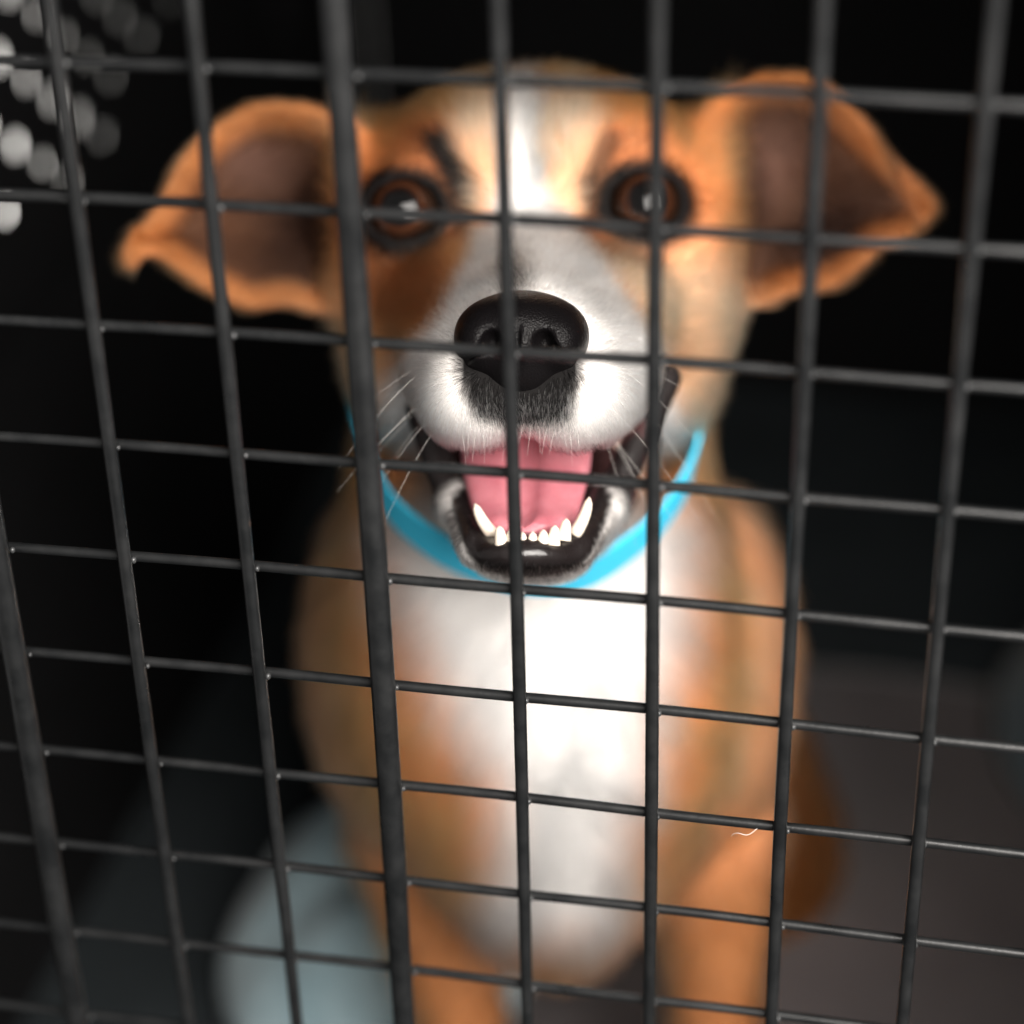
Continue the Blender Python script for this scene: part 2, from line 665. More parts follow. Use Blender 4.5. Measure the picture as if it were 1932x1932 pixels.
def sdf(p):
    q = local(p)
    q[:, 0] = np.abs(q[:, 0])
    d = sdf_body(p)
    head = sdf_head_up(q)
    for c in (EYE_L, EYE_R):
        head = smin(head, np.linalg.norm(p - c - np.array([0, 0, 0.3]), axis=1) - 14.8, 7)
        head = smax(head, -ell(p, c + np.array([0, -0.5, -14.0]), (12.4, 8.9, 13)), 2.0)
        head = smax(head, -(np.linalg.norm(p - c, axis=1) - 12.6), 1.0)
    jaw = sdf_jaw(q)
    lip = np.where(local(p)[:, 0] > 0, cone(q, LIP_R, LIP_0, 4.5, 5.0), cone(q, LIP_L, LIP_0, 4.5, 5.0))
    jaw = smin(jaw, lip, 6)
    head = smin(head, jaw, 2.0)
    head = smin(head, ear(p, EAR_L, EAR_L_D, 26, -1, 0.0, ((-112.0, 80.0), (-0.94, -0.34), -5.0)), 9)
    head = smin(head, ear(p, EAR_R, EAR_R_D, 26, 1, 0.05, ((123.4, 109.9), (0.92, 0.39), 9.0)), 9)
    return smin(d, head, 18)


def polygonise(fn, lo, hi, cell, levels, margin=1.6):
    """sparse surface nets: refine cells near the surface, then one vertex per crossed cell"""
    lo = np.asarray(lo, float)
    size = cell * 2 ** levels
    n = np.ceil((np.asarray(hi) - lo) / size).astype(int)
    ijk = np.stack(np.meshgrid(*[np.arange(k) for k in n], indexing='ij'), -1).reshape(-1, 3)
    for lv in range(levels + 1):
        c = lo + (ijk + 0.5) * size
        d = fn(c)
        ijk = ijk[np.abs(d) < size * margin]
        if lv < levels:
            off = np.stack(np.meshgrid([0, 1], [0, 1], [0, 1], indexing='ij'), -1).reshape(-1, 3)
            ijk = (ijk[:, None, :] * 2 + off[None]).reshape(-1, 3)
            size /= 2
    off = np.stack(np.meshgrid([0, 1], [0, 1], [0, 1], indexing='ij'), -1).reshape(-1, 3)
    corners = ijk[:, None, :] + off[None]
    mul = np.array([1, 4096, 4096 * 4096], dtype=np.int64)
    key = corners @ mul
    uk, inv = np.unique(key, return_inverse=True)
    inv = inv.reshape(key.shape)
    up = np.stack([uk % 4096, (uk // 4096) % 4096, uk // (4096 * 4096)], -1)
    val = fn(lo + up * cell)
    cv = val[inv]
    act = (cv.min(1) < 0) & (cv.max(1) >= 0)
    ijk, cv, corners = ijk[act], cv[act], corners[act]
    acc = np.zeros((len(ijk), 3))
    cnt = np.zeros(len(ijk))
    for a in range(8):
        for b in range(a + 1, 8):
            if bin(a ^ b).count('1') == 1:
                va, vb_ = cv[:, a], cv[:, b]
                m = (va < 0) != (vb_ < 0)
                t = np.where(m, va / (va - vb_ + 1e-20), 0)
                pos = off[a] + t[:, None] * (off[b] - off[a])
                acc[m] += pos[m]
                cnt[m] += 1
    verts = lo + (ijk + acc / cnt[:, None]) * cell
    ck = ijk @ mul
    order = np.argsort(ck)
    cks = ck[order]

    def find(k):
        i = np.searchsorted(cks, k)
        i = np.clip(i, 0, len(cks) - 1)
        ok = cks[i] == k
        return np.where(ok, order[i], -1)
    faces = []
    # corner index of off: a = 4x+2y+z
    for ax, (o1, o2), cb in ((0, (1, 2), 4), (1, (2, 0), 2), (2, (0, 1), 1)):
        m = (cv[:, 0] < 0) != (cv[:, cb] < 0)
        base = ijk[m]
        e1, e2 = np.zeros(3, int), np.zeros(3, int)
        e1[o1], e2[o2] = 1, 1
        q = np.stack([find(base @ mul), find((base - e1) @ mul), find((base - e1 - e2) @ mul), find((base - e2) @ mul)], -1)
        flip = cv[m, 0] < 0
        q[flip] = q[flip][:, ::-1]
        faces.append(q[(q >= 0).all(1)])
    return verts, np.concatenate(faces)


def grad(fn, p, e=0.6):
    g = np.stack([fn(p + np.eye(3)[i] * e) - fn(p - np.eye(3)[i] * e) for i in range(3)], -1)
    return g / (np.linalg.norm(g, axis=1)[:, None] + 1e-9)


V, F = polygonise(sdf, (-180, -380, 565), (240, 175, 1240), 2.0, 3)
print('dog body', len(V), len(F))
dog = empty('dog', tuple(np.r_[mm_world([30, -250, 1000])[:2], FLOOR_Z]), 'tan and white short haired dog with open mouth sitting behind the wire mesh', 'dog')


def fast_mesh(name, verts, quads, mat):
    me = bpy.data.meshes.new(name)
    n, k = len(quads), quads.shape[1]
    me.vertices.add(len(verts))
    me.vertices.foreach_set('co', np.asarray(verts, np.float32).ravel())
    me.loops.add(n * k)
    me.loops.foreach_set('vertex_index', quads.astype(np.int32).ravel())
    me.polygons.add(n)
    me.polygons.foreach_set('loop_start', np.arange(n, dtype=np.int32) * k)
    me.polygons.foreach_set('loop_total', np.full(n, k, np.int32))
    me.polygons.foreach_set('use_smooth', np.ones(n, bool))
    me.update(calc_edges=True)
    me.validate()
    o = bpy.data.objects.new(name, me)
    col.objects.link(o)
    me.materials.append(mat)
    return o


body = fast_mesh('body', mm_world(V), F, M_SKIN)
adopt(body, dog)

# ------------------------------------------------------------------ coat pattern (a function of the place on the dog)
def sst(a, b, x):
    t = np.clip((x - a) / (b - a), 0, 1)
    return t * t * (3 - 2 * t)


def face_uv(p):
    """flat map of the dog's front used for the markings"""
    return 966 + p[:, 0] * FPX / p[:, 2], 966 - p[:, 1] * FPX / p[:, 2]


def blob(u, v, cu, cv_, ru, rv, ang=0.0, soft=0.5):
    c, s = math.cos(ang), math.sin(ang)
    du, dv = u - cu, v - cv_
    a, b = (du * c + dv * s) / ru, (-du * s + dv * c) / rv
    return 1 - sst(1 - soft, 1 + soft, np.sqrt(a * a + b * b))


def seg_blob(u, v, a, b, w, soft=0.6):
    a, b = np.array(a, float), np.array(b, float)
    e = b - a
    t = np.clip(((u - a[0]) * e[0] + (v - a[1]) * e[1]) / (e @ e), 0, 1)
    d = np.hypot(u - a[0] - t * e[0], v - a[1] - t * e[1])
    return 1 - sst(w * (1 - soft), w * (1 + soft), d)


TAN, PEACH, DARKB = np.array([.67, .258, .108]), np.array([.82, .49, .31]), np.array([.085, .038, .018])
RUST = np.array([.42, .145, .032])
WHITE, BLACK = np.array([.86, .82, .79]), np.array([.006, .0055, .0055])
INNER = np.array([.034, .019, .015])
FACE_WHITE = spline_closed([(952, 165), (948, 300), (935, 395), (900, 465), (862, 540), (815, 620), (775, 660), (735, 720), (720, 800), (735, 900),
                            (770, 1000), (850, 1090), (1000, 1120), (1160, 1090), (1255, 980), (1305, 870), (1275, 770), (1243, 690), (1228, 640),
                            (1180, 565), (1125, 485), (1080, 432), (1038, 385), (1018, 300), (1014, 165)], 3)
CHEST_WHITE = spline_closed([(735, 960), (735, 1100), (790, 1230), (870, 1390), (930, 1500), (925, 1620), (900, 1720), (960, 1770), (1150, 1770),
                             (1190, 1700), (1200, 1570), (1240, 1480), (1245, 1350), (1285, 1230), (1300, 1090), (1290, 960), (1000, 900)], 3)
MOUST = np.array([(860, 640), (856, 690), (872, 755), (895, 796), (985, 812), (1080, 800), (1092, 750), (1104, 690), (1094, 640)], float)
JAW_LIP = spline_closed([(858, 920), (868, 1020), (908, 1072), (1000, 1094), (1092, 1072), (1136, 1010), (1150, 910), (1000, 940)], 3)


def coat(p, nrm, rnd=None, jit=0.0):
    """colour, bare-skin mask, gloss for points on the dog (mm)"""
    u, v = face_uv(p)
    D = p[:, 2]
    if jit:
        u = u + rng.normal(0, jit, len(p))
        v = v + rng.normal(0, jit, len(p))
    n = len(p)
    q = local(p)
    ax = np.abs(q[:, 0])
    C = np.tile(TAN, (n, 1))

    def mix(colour, m):
        nonlocal C
        C = C + (np.asarray(colour) - C) * np.clip(m, 0, 1)[:, None]

    head = 1 - sst(735, 775, D)
    mix(RUST, 0.75 * (1 - sst(150, 260, v)) * head)
    mix(PEACH, 0.85 * blob(u, v, 1075, 290, 62, 130) * head)
    mix(PEACH, 0.75 * blob(u, v, 905, 290, 55, 120) * head)
    mix(PEACH, 0.8 * blob(u, v, 1320, 660, 130, 190) * head)
    mix(PEACH, 0.45 * blob(u, v, 640, 680, 110, 160) * head)
    mix(PEACH, 0.75 * blob(u, v, 1190, 530, 70, 80) * head)
    mix(DARKB, 0.8 * blob(u, v, 770, 535, 95, 95, 0.5) * head)
    body_ = sst(740, 790, D)
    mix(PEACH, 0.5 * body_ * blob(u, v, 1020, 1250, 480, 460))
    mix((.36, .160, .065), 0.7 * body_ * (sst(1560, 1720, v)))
    mix(RUST * 0.42, 0.85 * sst(860, 930, D))  # shade on the rear trunk, put into the coat colour by depth
    # ears
    for poly, dz in ((EAR_L, EAR_L_D), (EAR_R, EAR_R_D)):
        e = poly_dist(p[:, :2], poly)
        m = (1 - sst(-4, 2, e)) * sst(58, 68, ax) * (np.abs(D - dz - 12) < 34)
        mix(np.array([.25, .105, .040]) * (1.0 if dz == EAR_L_D else 0.6), 0.9 * m)  # right ear takes a darker tone that stands for its shade
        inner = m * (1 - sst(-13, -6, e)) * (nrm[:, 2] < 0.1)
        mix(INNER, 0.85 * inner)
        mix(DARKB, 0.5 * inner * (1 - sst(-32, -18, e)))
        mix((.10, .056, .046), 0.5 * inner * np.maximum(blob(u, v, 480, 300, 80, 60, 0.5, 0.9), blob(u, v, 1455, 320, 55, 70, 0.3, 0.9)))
        mix((.012, .006, .005), 0.8 * inner * np.maximum(blob(u, v, 570, 420, 90, 90, 0, 0.9), blob(u, v, 1570, 440, 110, 80, 0, 0.9)))  # ear hollow: dark skin with some shade painted in
    # white
    fw = poly_dist(np.stack([u, v], -1), FACE_WHITE)
    mix(WHITE, (1 - sst(-14, 14, fw)) * (1 - sst(690, 720, D)) * (D < 725))
    cw = poly_dist(np.stack([u, v], -1), CHEST_WHITE)
    mix(WHITE, (1 - sst(-95, 60, cw)) * sst(690, 705, D) * (nrm[:, 2] < 0.25) * (D < 900))
    # dark marks of the face
    k = np.zeros(n)
    for cu, cv_, s in ((764, 402, -1), (1213, 388, 1)):
        k = np.maximum(k, blob(u, v, cu, cv_ - 2, 108, 92, 0.12 * s, 0.24))
        k = np.maximum(k, 0.75 * seg_blob(u, v, (cu - s * 105, cv_ + 48), (cu - s * 70, cv_ + 30), 26))
    k = np.maximum(k, 1.0 * seg_blob(u, v, (828, 272), (872, 345), 27))
    k = np.maximum(k, 0.95 * seg_blob(u, v, (872, 345), (868, 425), 30))
    k = np.maximum(k, 0.8 * seg_blob(u, v, (1152, 268), (1116, 345), 25))
    k = np.maximum(k, 0.9 * seg_blob(u, v, (1116, 345), (1125, 420), 28))
    k = np.maximum(k, 0.6 * seg_blob(u, v, (1140, 470), (1230, 490), 26))
    k = np.maximum(k, 0.75 * seg_blob(u, v, (780, 470), (860, 445), 24))
    k = np.maximum(k, 0.55 * seg_blob(u, v, (790, 260), (840, 290), 26))
    k = np.maximum(k, 0.45 * seg_blob(u, v, (1200, 265), (1150, 280), 26))
    k = np.maximum(k, 0.35 * blob(u, v, 1272, 650, 22, 50))
    k = np.maximum(k, 0.45 * blob(u, v, 800, 320, 70, 45, 0.4, 0.8))
    k = np.maximum(k, 0.4 * blob(u, v, 1185, 300, 70, 40, -0.4, 0.8))
    k = k * head
    br = 0.9 * blob(u, v, 968, 515, 34, 46, 0, 0.8)
    mo = (1 - sst(-16, 14, poly_dist(np.stack([u, v], -1), MOUST))) * (D < 620)
    lower = sst(685, 790, v) * (0.6 + 0.4 * sst(30, 110, np.abs(u - 985)))
    if rnd is not None:
        mo = np.where(rnd < 1.0 - 0.72 * lower, mo, 0.12 * mo)
        br = np.where(rnd < 0.75, br, 0.2 * br)
        k = k * np.where(rnd < 0.94, 1, 0.4)
    k = np.maximum(np.maximum(k, mo), br)
    mix(BLACK * 1.3, k)
    # bare skin: lips, mouth, eye rims
    jl = (1 - sst(-6, 5, poly_dist(np.stack([u, v], -1), JAW_LIP))) * (D < 640)
    qa = q.copy()
    qa[:, 0] = ax
    web = 1 - sst(5.2, 7.4, np.where(q[:, 0] > 0, cone(qa, LIP_R, LIP_0, 0, 0), cone(qa, LIP_L, LIP_0, 0, 0)))
    under = (1 - sst(-0.92, -0.78, nrm[:, 1])) * (q[:, 1] < 28) * (q[:, 1] > 8) * (D < 668) * (ax < 34) * (D > 600)
    trough = (nrm[:, 1] > 0.1) * (q[:, 1] < 14) * (q[:, 1] > -14) * (D > 597) * (D < 672) * (ax < 16)
    deep = (D > 640) * (D < 700) * (ax < 34) * (q[:, 1] < 34) * (q[:, 1] > -4) * (v < 990) * (fw < 0)
    gum = np.maximum(trough * 1.0, 0)
    rim = np.zeros(n)
    for c in (EYE_L, EYE_R):
        rim = np.maximum(rim, 1 - sst(14.2, 15.4, np.linalg.norm(p - c, axis=1)))
    mix((.013, .010, .010), np.maximum.reduce([jl, web, under * 1.0, rim]))
    mix((.005, .004, .004), rim)
    mix((.05, .02, .02), deep * 1.0)
    mix((.42, .12, .12), gum * (1 - jl))
    bare = np.maximum.reduce([jl * (v < 1062), web, under * 1.0, rim, deep * 1.0, gum])
    gloss = np.maximum.reduce([jl * 0.9, web * 0.7, gum, rim * 0.02])
    nose_d = sdf_nose(p)
    bare = np.maximum(bare, nose_d < 1.2)
    inner_ear = np.zeros(n)
    for poly, dz in ((EAR_L, EAR_L_D), (EAR_R, EAR_R_D)):
        e = poly_dist(p[:, :2], poly)
        inner_ear = np.maximum(inner_ear, (e < -12) * (ax > 62) * (nrm[:, 2] < 0.1) * (np.abs(D - dz - 12) < 34))
    return np.clip(C, 0, 1), bare, gloss, inner_ear


# nose pad
def sdf_nose(p):
    q = local(p)
    q[:, 0] = np.abs(q[:, 0])
    d = ell(q, (0, 50.0, 593), (17.2, 11.0, 17))
    d = smin(d, ell(q, (10.2, 46.5, 587), (7.8, 8.6, 12)), 5)
    d = smin(d, ell(q, (0, 46.5, 586), (8, 10, 12)), 4)
    d = smin(d, ell(q, (0, 38.5, 591), (9.5, 7.5, 10.5)), 5)
    d = smax(d, -ell(q, (7.0, 45.5, 573), (2.9, 3.4, 8.5)), 1.5)
    d = smax(d, -cone(q, (8.0, 44.3, 575), (16.5, 41.2, 584), 1.3, 1.2), 1.5)
    d = smax(d, -cone(q, (0, 53, 573.0), (0, 31, 579.5), 0.7, 0.9), 1.3)
    return d


nv, nf = polygonise(sdf_nose, (-24, 24, 566), (30, 68, 616), 0.7, 3)
nose = fast_mesh('nose', mm_world(nv), nf, M_NOSE)
adopt(nose, dog)

VN = np.zeros(len(V) * 3, np.float32)
body.data.vertices.foreach_get('normal', VN)
VN = VN.reshape(-1, 3)


def world_dir_mm(v):
    q = np.stack([v[:, 0], -v[:, 2], v[:, 1]], -1) @ RC.T
    return np.stack([q[:, 0], -q[:, 1], q[:, 2]], -1)


NM = world_dir_mm(VN)
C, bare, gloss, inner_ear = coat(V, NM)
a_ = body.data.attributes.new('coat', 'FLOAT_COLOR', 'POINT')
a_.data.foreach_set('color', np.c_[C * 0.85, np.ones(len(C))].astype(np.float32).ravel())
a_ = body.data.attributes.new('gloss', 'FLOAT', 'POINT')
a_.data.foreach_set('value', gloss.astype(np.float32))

# ------------------------------------------------------------------ fur
def build_fur():
    P0, P1, P2 = V[F[:, 0]], V[F[:, 1]], V[F[:, 2]]
    P3 = V[F[:, 3]]
    A = 0.5 * np.linalg.norm(np.cross(P2 - P0, P3 - P1), axis=1)
    cen = (P0 + P1 + P2 + P3) / 4
    nr = NM[F].mean(1)
    u, v = face_uv(cen)
    view = cen / np.linalg.norm(cen, axis=1)[:, None]
    facing = -(nr * view).sum(1)
    dens = np.full(len(F), 0.22)
    headm = 1 - sst(740, 790, cen[:, 2])
    dens += 1.5 * headm
    muz = (1 - sst(632, 665, cen[:, 2]))
    dens += 5.5 * muz
    dens *= np.where(facing > -0.25, 1.0, 0.12)
    dens *= 1 - np.clip(bare[F].mean(1), 0, 1)
    dens *= 1 - 0.8 * inner_ear[F].mean(1)
    w = A * dens
    n = int(w.sum())
    idx = rng.choice(len(F), n, p=w / w.sum())
    a, b = rng.random(n)[:, None], rng.random(n)[:, None]
    f = F[idx]
    root = (V[f[:, 0]] * (1 - a) + V[f[:, 1]] * a) * (1 - b) + (V[f[:, 3]] * (1 - a) + V[f[:, 2]] * a) * b
    nrm = (NM[f[:, 0]] * (1 - a) + NM[f[:, 1]] * a) * (1 - b) + (NM[f[:, 3]] * (1 - a) + NM[f[:, 2]] * a) * b
    nrm /= np.linalg.norm(nrm, axis=1)[:, None]
    rnd = rng.random(n)
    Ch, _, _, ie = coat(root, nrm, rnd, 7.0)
    u, v = face_uv(root)
    D = root[:, 2]
    head = 1 - sst(735, 785, D)
    muz = 1 - sst(625, 670, D)
    q = local(root)
    ears = (np.abs(q[:, 0]) > 64) & (D < 760) & (q[:, 1] > 55)
    jaw = (q[:, 1] < 16) & (D < 690)
    # direction of growth
    flow = root - np.array([1.5, 52.0, 560.0])
    flow /= np.linalg.norm(flow, axis=1)[:, None]
    fl_body = np.tile(np.array([0.0, -0.86, 0.51]), (n, 1)) + 0.35 * np.stack([(root[:, 0] - 10) / 90, np.zeros(n), np.zeros(n)], -1)
    fl_ear = np.stack([np.sign(q[:, 0]), np.full(n, -0.35), np.full(n, 0.1)], -1)
    lip = (1 - sst(24, 40, q[:, 1])) * muz * (~jaw)
    flow = flow + lip[:, None] * np.array([0, -0.9, -0.1])
    flow = np.where(jaw[:, None], np.array([0, -0.75, 0.5]) + 0.3 * flow, flow)
    flow = np.where(ears[:, None], fl_ear, flow)
    flow = flow * head[:, None] + fl_body * (1 - head[:, None])
    flow -= nrm * (flow * nrm).sum(1)[:, None]
    flow /= np.linalg.norm(flow, axis=1)[:, None] + 1e-9
    # smooth clump noise
    ph = rng.uniform(0, 6.28, (6, 1))
    kv = rng.normal(0, 1, (6, 3)) * 0.12
    sway = np.stack([np.sin(root @ kv[i] + ph[i]) for i in range(6)], -1)
    side = np.cross(nrm, flow)
    flow = flow + side * (0.22 * sway[:, 0] + 0.15 * sway[:, 1] + rng.normal(0, 0.16, n))[:, None]
    flow /= np.linalg.norm(flow, axis=1)[:, None]
    L = 16 * (1 - head) + head * (12.0 * (1 - muz) + 4.6 * muz)
    near_eye = np.minimum(np.linalg.norm(root - EYE_L, axis=1), np.linalg.norm(root - EYE_R, axis=1))
    L *= 0.22 + 0.78 * sst(15, 34, near_eye)
    L = np.where(ears, 5.0, L)
    L = L * (1 - 0.35 * lip) * rng.uniform(0.65, 1.25, n)
    nd = np.linalg.norm(root - np.array([1.5, 48, 590]), axis=1)
    L *= 0.5 + 0.5 * sst(18, 30, nd)
    L = np.where(jaw, L * 0.6, L)
    lift = 0.32 + 0.14 * muz + 0.05 * sway[:, 2] + rng.normal(0, 0.06, n) + 0.25 * lip
    t = np.linspace(0, 1, 5)
    pts = (root - nrm * 0.3)[:, None, :] + L[:, None, None] * (
        nrm[:, None, :] * (lift[:, None] * (1.6 * t - 0.75 * t * t))[..., None] + flow[:, None, :] * (0.55 * t + 0.45 * t * t)[None, :, None])
    pts += rng.normal(0, 0.02, (n, 1, 3)) * L[:, None, None] * (t ** 2)[None, :, None]
    rad = (0.19 * (1 - head) + head * (0.085 * (1 - muz) + 0.048 * muz))[:, None] * np.array([1, 1, 0.85, 0.6, 0.2])[None]
    cv = bpy.data.hair_curves.new('fur')
    cv.add_curves([5] * n)
    W = mm_world(pts.reshape(-1, 3))
    cv.attributes['position'].data.foreach_set('vector', W.astype(np.float32).ravel())
    ra = cv.attributes.get('radius') or cv.attributes.new('radius', 'FLOAT', 'POINT')
    ra.data.foreach_set('value', (rad * 0.001).astype(np.float32).ravel())
    tone = np.clip(1 + 0.13 * rng.normal(0, 1, n) + 0.06 * sway[:, 3] + 0.06 * sway[:, 4], 0.55, 1.35)
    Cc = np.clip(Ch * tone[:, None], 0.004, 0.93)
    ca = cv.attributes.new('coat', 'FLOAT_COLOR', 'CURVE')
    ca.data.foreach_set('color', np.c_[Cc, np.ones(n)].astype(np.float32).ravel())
    cv.materials.append(M_FUR)
    o = bpy.data.objects.new('fur', cv)
    col.objects.link(o)
    o['kind'] = 'stuff'
    adopt(o, dog)
    print('hairs', n)


build_fur()


# ------------------------------------------------------------------ eyes, tongue, teeth, whiskers, collar
M_EYE = mat_eye()


def build_eye(c, look):
    vs, fs = [], []
    n, m = 40, 28
    for i in range(m + 1):
        th = math.pi * i / m
        for k in range(n):
            ph = 2 * math.pi * k / n
            r = EYE_RAD * 0.001
            bulge = 1 + 0.075 * max(0, math.cos(th) - 0.72) / 0.28
            vs.append((r * bulge * math.sin(th) * math.cos(ph), r * bulge * math.sin(th) * math.sin(ph), r * bulge * math.cos(th)))
    for i in range(m):
        for k in range(n):
            k2 = (k + 1) % n
            fs.append((i * n + k, (i + 1) * n + k, (i + 1) * n + k2, i * n + k2))
    o = mesh_obj('eye', vs, fs, M_EYE)
    d = Vector(mm_dir(np.array(look, float)))
    o.rotation_euler = d.to_track_quat('Z', 'Y').to_euler()
    o.location = mm_world(c)
    adopt(o, dog)
    return o


build_eye(EYE_L, (-0.08, 0.02, -1))
build_eye(EYE_R, (0.05, 0.02, -1))


def loft(sections, seg=28, groove=0.0):
    """closed loft of superellipses: (x, y, D, half width, half thickness)"""
    vs, fs = [], []
    n = len(sections)
    sec = np.array(sections, float)
    tan = np.gradient(sec[:, :3], axis=0)
    tan /= np.linalg.norm(tan, axis=1)[:, None]
    for i in range(n):
        side = np.array([1.0, 0, 0])
        upv = np.cross(side, tan[i])
        upv = -upv if upv[1] < 0 else upv
        upv /= np.linalg.norm(upv)
        for k in range(seg):
            t = 2 * math.pi * k / seg
            c, s = math.cos(t), math.sin(t)
            x = sec[i, 3] * math.copysign(abs(c) ** 0.8, c)
            y = sec[i, 4] * math.copysign(abs(s) ** 0.8, s)
            if s > 0:
                y -= groove * sec[i, 4] * math.exp(-(x / (0.16 * sec[i, 3] + 0.3)) ** 2) - 0.12 * groove * sec[i, 4] * (abs(x) / sec[i, 3]) ** 2
            vs.append(sec[i, :3] + side * x + upv * y)
    for i in range(n - 1):
        for k in range(seg):
            k2 = (k + 1) % seg
            fs.append((i * seg + k, i * seg + k2, (i + 1) * seg + k2, (i + 1) * seg + k))
    fs.append(tuple(range(seg))[::-1])
    fs.append(tuple((n - 1) * seg + k for k in range(seg)))
    return mm_world(np.array(vs)), fs


def resample(pts, n):
    pts = np.array(pts, float)
    t = np.linspace(0, len(pts) - 1, n)
    out = []
    for x in t:
        i = min(int(x), len(pts) - 2)
        f = x - i
        p0, p1, p2, p3 = pts[max(i - 1, 0)], pts[i], pts[i + 1], pts[min(i + 2, len(pts) - 1)]
        out.append(0.5 * (2 * p1 + (p2 - p0) * f + (2 * p0 - 5 * p1 + 4 * p2 - p3) * f * f + (3 * p1 - p0 - 3 * p2 + p3) * f ** 3))
    return np.array(out)


ts = resample([(5, 40, 670, 18, 6), (4.6, 29, 652, 19, 6.5), (4.2, 16, 637, 19.3, 6), (4, 5.5, 624, 17, 5), (3.8, -1.5, 613, 14.5, 4.2), (3.6, -4, 606, 11, 3.2), (3.5, -5, 602.5, 6, 1.8)], 26)
v_, f_ = loft(ts, 48, 0.85)
tongue = mesh_obj('tongue', v_, f_, mat_tongue())
adopt(tongue, dog)
M_TOOTH = mat_simple('ivory_tooth', (0.76, 0.66, 0.55), 0.28, 0.5, 0.3, 0.2, (0.9, 0.7, 0.5))


def tooth(base, tip, r, curve=(0, 0, 0)):
    base, tip = np.array(base, float), np.array(tip, float)
    ts_ = np.linspace(0, 1, 8)
    path = [base + (tip - base) * t + np.array(curve) * math.sin(math.pi * t) for t in ts_]
    rad = [r * (1.05 - 0.35 * t) * math.sqrt(max(1 - t ** 6, 0.03)) for t in ts_]
    v_, f_ = tube(path, rad, 12)
    o = mesh_obj('tooth', mm_world(np.array(v_)), f_, M_TOOTH)
    adopt(o, dog)


tooth(at(932, 1012, 603), at(896, 950, 602.5), 1.9, (-0.7, 0, -0.4))
tooth(at(1084, 1008, 603), at(1112, 938, 602.5), 1.9, (0.7, 0, -0.4))
for px, py, h, r in ((946, 1030, 38, 1.9), (966, 1035, 36, 1.75), (986, 1038, 35, 1.65), (1005, 1038, 35, 1.65), (1024, 1035, 36, 1.75), (1044, 1029, 38, 1.9), (1064, 1020, 42, 1.95)):
    tooth(at(px, py, 596), at(px + (px - 1003) * 0.08, py - h, 596), r)

M_WHISK = mat_simple('pale_whisker', (0.75, 0.72, 0.68), 0.4)


def whiskers():
    sp = []
    for side in (-1, 1):
        for i in range(8):
            a = rng.uniform(0, 1)
            root = np.array([1.5 + side * rng.uniform(14, 31), rng.uniform(23, 42), rng.uniform(594, 615)])
            for _ in range(6):
                g = grad(sdf, root[None])[0]
                root = root - g * sdf(root[None])[0]
            g = grad(sdf, root[None])[0]
            d = g * 0.9 + np.array([side * rng.uniform(0.2, 0.7), rng.uniform(-1.3, -0.5), rng.uniform(0.0, 0.6)])
            d /= np.linalg.norm(d)
            Ln = rng.uniform(14, 34)
            droop = np.array([side * 0.05, -rng.uniform(0.1, 0.4), rng.uniform(0.0, 0.3)])
            sp.append((root, d, Ln, droop))
    for x in np.linspace(-14, 18, 16):        # short bristles under the lip edge
        root = np.array([x, 22.0, 590.0])
        for _ in range(6):
            g = grad(sdf, root[None])[0]
            root = root - g * sdf(root[None])[0]
        sp.append((root, np.array([rng.uniform(-0.3, 0.3), -0.85, -0.4]), rng.uniform(4, 9), np.array([0, -0.3, 0.2])))
    for sx in (-1, 1):
        for i in range(0):
            root = np.array([4 + sx * rng.uniform(24, 34), rng.uniform(104, 110), 655.0])
            for _ in range(6):
                g = grad(sdf, root[None])[0]
                root = root - g * sdf(root[None])[0]
            sp.append((root, grad(sdf, root[None])[0] + np.array([sx * 0.3, 0.6, 0]), rng.uniform(14, 24), np.array([0, 0.3, 0])))
    n = len(sp)
    cv = bpy.data.hair_curves.new('whisker')
    m = 9
    cv.add_curves([m] * n)
    t = np.linspace(0, 1, m)
    pts = np.array([[r + L * (d * tt + dr * tt * tt) for tt in t] for r, d, L, dr in sp])
    cv.attributes['position'].data.foreach_set('vector', mm_world(pts.reshape(-1, 3)).astype(np.float32).ravel())
    ra = cv.attributes.get('radius') or cv.attributes.new('radius', 'FLOAT', 'POINT')
    ra.data.foreach_set('value', np.tile(np.linspace(0.000026, 0.00001, m), n).astype(np.float32))
    cv.materials.append(M_WHISK)
    o = bpy.data.objects.new('whisker', cv)
    col.objects.link(o)
    o['kind'] = 'stuff'
    adopt(o, dog)


whiskers()


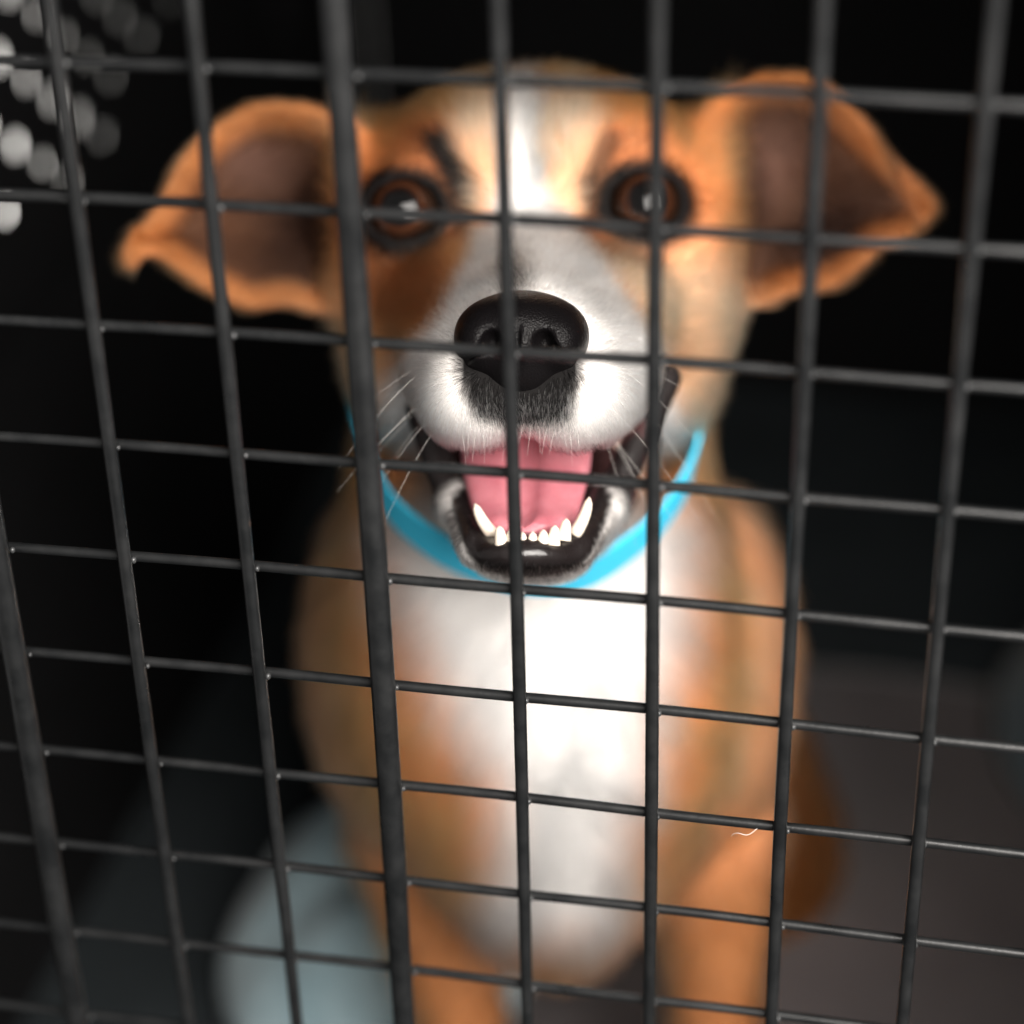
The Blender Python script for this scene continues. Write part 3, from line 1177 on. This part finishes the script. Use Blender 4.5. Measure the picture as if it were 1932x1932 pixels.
def build_collar():
    """a flat webbing band hanging round the neck"""
    key = [(676, 790, 728), (694, 862, 708), (736, 948, 697), (806, 1014, 689), (895, 1062, 684), (1000, 1090, 681), (1100, 1082, 684), (1182, 1034, 690),
           (1254, 966, 698), (1302, 880, 708), (1308, 800, 726), (1300, 690, 768), (1280, 560, 800), (1200, 450, 828), (1000, 410, 838), (800, 450, 828),
           (715, 560, 800), (680, 690, 768)]
    ring = spline_closed([at(*k) for k in key], 7)
    n = len(ring)
    tan = np.roll(ring, -1, 0) - np.roll(ring, 1, 0)
    tan /= np.linalg.norm(tan, axis=1)[:, None]
    cen = ring.mean(0)
    out = ring - cen
    out -= tan * (out * tan).sum(1)[:, None]
    out /= np.linalg.norm(out, axis=1)[:, None]
    axis = np.cross(tan, out)
    # the band leans like the neck it lies on
    out = out * 0.9 + axis * 0.25 * np.sign(axis[:, 2:3])
    out /= np.linalg.norm(out, axis=1)[:, None]
    axis = np.cross(tan, out)
    vs, fs = [], []
    W, T = 9.0, 1.3
    prof = [(-W, 0), (W, 0), (W, T), (-W, T)]
    for k in range(n):
        for (w, h) in prof:
            vs.append(ring[k] + out[k] * h + axis[k] * w)
    for k in range(n):
        k2 = (k + 1) % n
        for j in range(4):
            j2 = (j + 1) % 4
            fs.append((k * 4 + j, k2 * 4 + j, k2 * 4 + j2, k * 4 + j2))
    o = mesh_obj('collar', mm_world(np.array(vs)), fs, mat_collar(), smooth=False)
    adopt(o, dog)


build_collar()


# ------------------------------------------------------------------ bedding on the floor
def cloth(name, corner_px, mat, label, h, seed, nx=70, ny=70):
    r = np.random.default_rng(seed)
    x0, x1, y0, y1 = corner_px
    xs, ys = np.linspace(x0, x1, nx), np.linspace(y0, y1, ny)
    X, Y = np.meshgrid(xs, ys, indexing='ij')
    cxx, cyy = (x0 + x1) / 2, (y0 + y1) / 2
    rr = np.sqrt(((X - cxx) / (x1 - x0) * 2) ** 2 + ((Y - cyy) / (y1 - y0) * 2) ** 2)
    Z = np.clip(1 - rr ** 2.2, 0, 1) ** 0.6 * h
    for i in range(9):
        k = r.normal(0, 1, 2)
        k = k / np.linalg.norm(k) * r.uniform(25, 70)
        Z += h * 0.17 * np.abs(np.sin(X * k[0] + Y * k[1] + r.uniform(0, 6))) * np.clip(1.1 - rr, 0, 1)
    keep = rr < 1.0
    vid = -np.ones((nx, ny), int)
    vid[keep] = np.arange(keep.sum())
    top = np.stack([X[keep], Y[keep], Z[keep] + FLOOR_Z + 0.006], -1)
    bot = np.stack([X[keep], Y[keep], np.full(keep.sum(), FLOOR_Z + 0.002)], -1)
    n = len(top)
    fs = []
    for i in range(nx - 1):
        for j in range(ny - 1):
            q = [vid[i, j], vid[i + 1, j], vid[i + 1, j + 1], vid[i, j + 1]]
            if min(q) >= 0:
                fs.append(tuple(q))
    o = mesh_obj(name, top, fs, mat)
    sol = o.modifiers.new('thickness', 'SOLIDIFY')
    sol.thickness = 0.004
    sol.offset = -1
    o['label'], o['category'] = label, 'blanket'
    return o


cloth('blanket', (-0.215, -0.06, 0.20, 0.41), M_CLOTH, 'crumpled pale blue grey blanket on the floor left of the dog', 0.045, 3)
cloth('blanket', (0.15, 0.33, 0.42, 0.66), M_CLOTH2, 'dark teal blanket on the floor right of the dog', 0.05, 5)


def floor_mat():
    nx, ny = 40, 60
    xs, ys = np.linspace(-0.075, 0.32, nx), np.linspace(0.10, 0.58, ny)
    top, n = [], nx * ny
    for x in xs:
        for y in ys:
            top.append((x + 0.004 * math.sin(y * 19), y + 0.004 * math.sin(x * 23), FLOOR_Z + 0.010 + 0.0035 * math.sin(x * 31 + 2 * math.sin(y * 9)) * math.sin(y * 22)))
    fs = [(i * ny + j, (i + 1) * ny + j, (i + 1) * ny + j + 1, i * ny + j + 1) for i in range(nx - 1) for j in range(ny - 1)]
    o = mesh_obj('floor_mat', top, fs, M_MAT)
    sol = o.modifiers.new('thickness', 'SOLIDIFY')
    sol.thickness = 0.005
    sol.offset = -1
    o['label'], o['category'] = 'mauve grey felt mat lying on the floor under the dog', 'mat'


floor_mat()


# a shed hair caught on the wire
hp = []
for t in np.linspace(0, 1, 14):
    hp.append((1.62 * U + 0.007 * t, -0.0008 - 0.0012 * math.sin(3 * t), zrow(6) - 0.0022 + 0.0034 * t ** 0.6 + 0.0006 * math.sin(7 * t)))
v_, f_ = tube(hp, 0.00006, 5)
o = mesh_obj('loose_hair', v_, f_, M_WHISK)
o['label'], o['category'] = 'single pale shed hair caught on a lower right horizontal wire', 'hair'
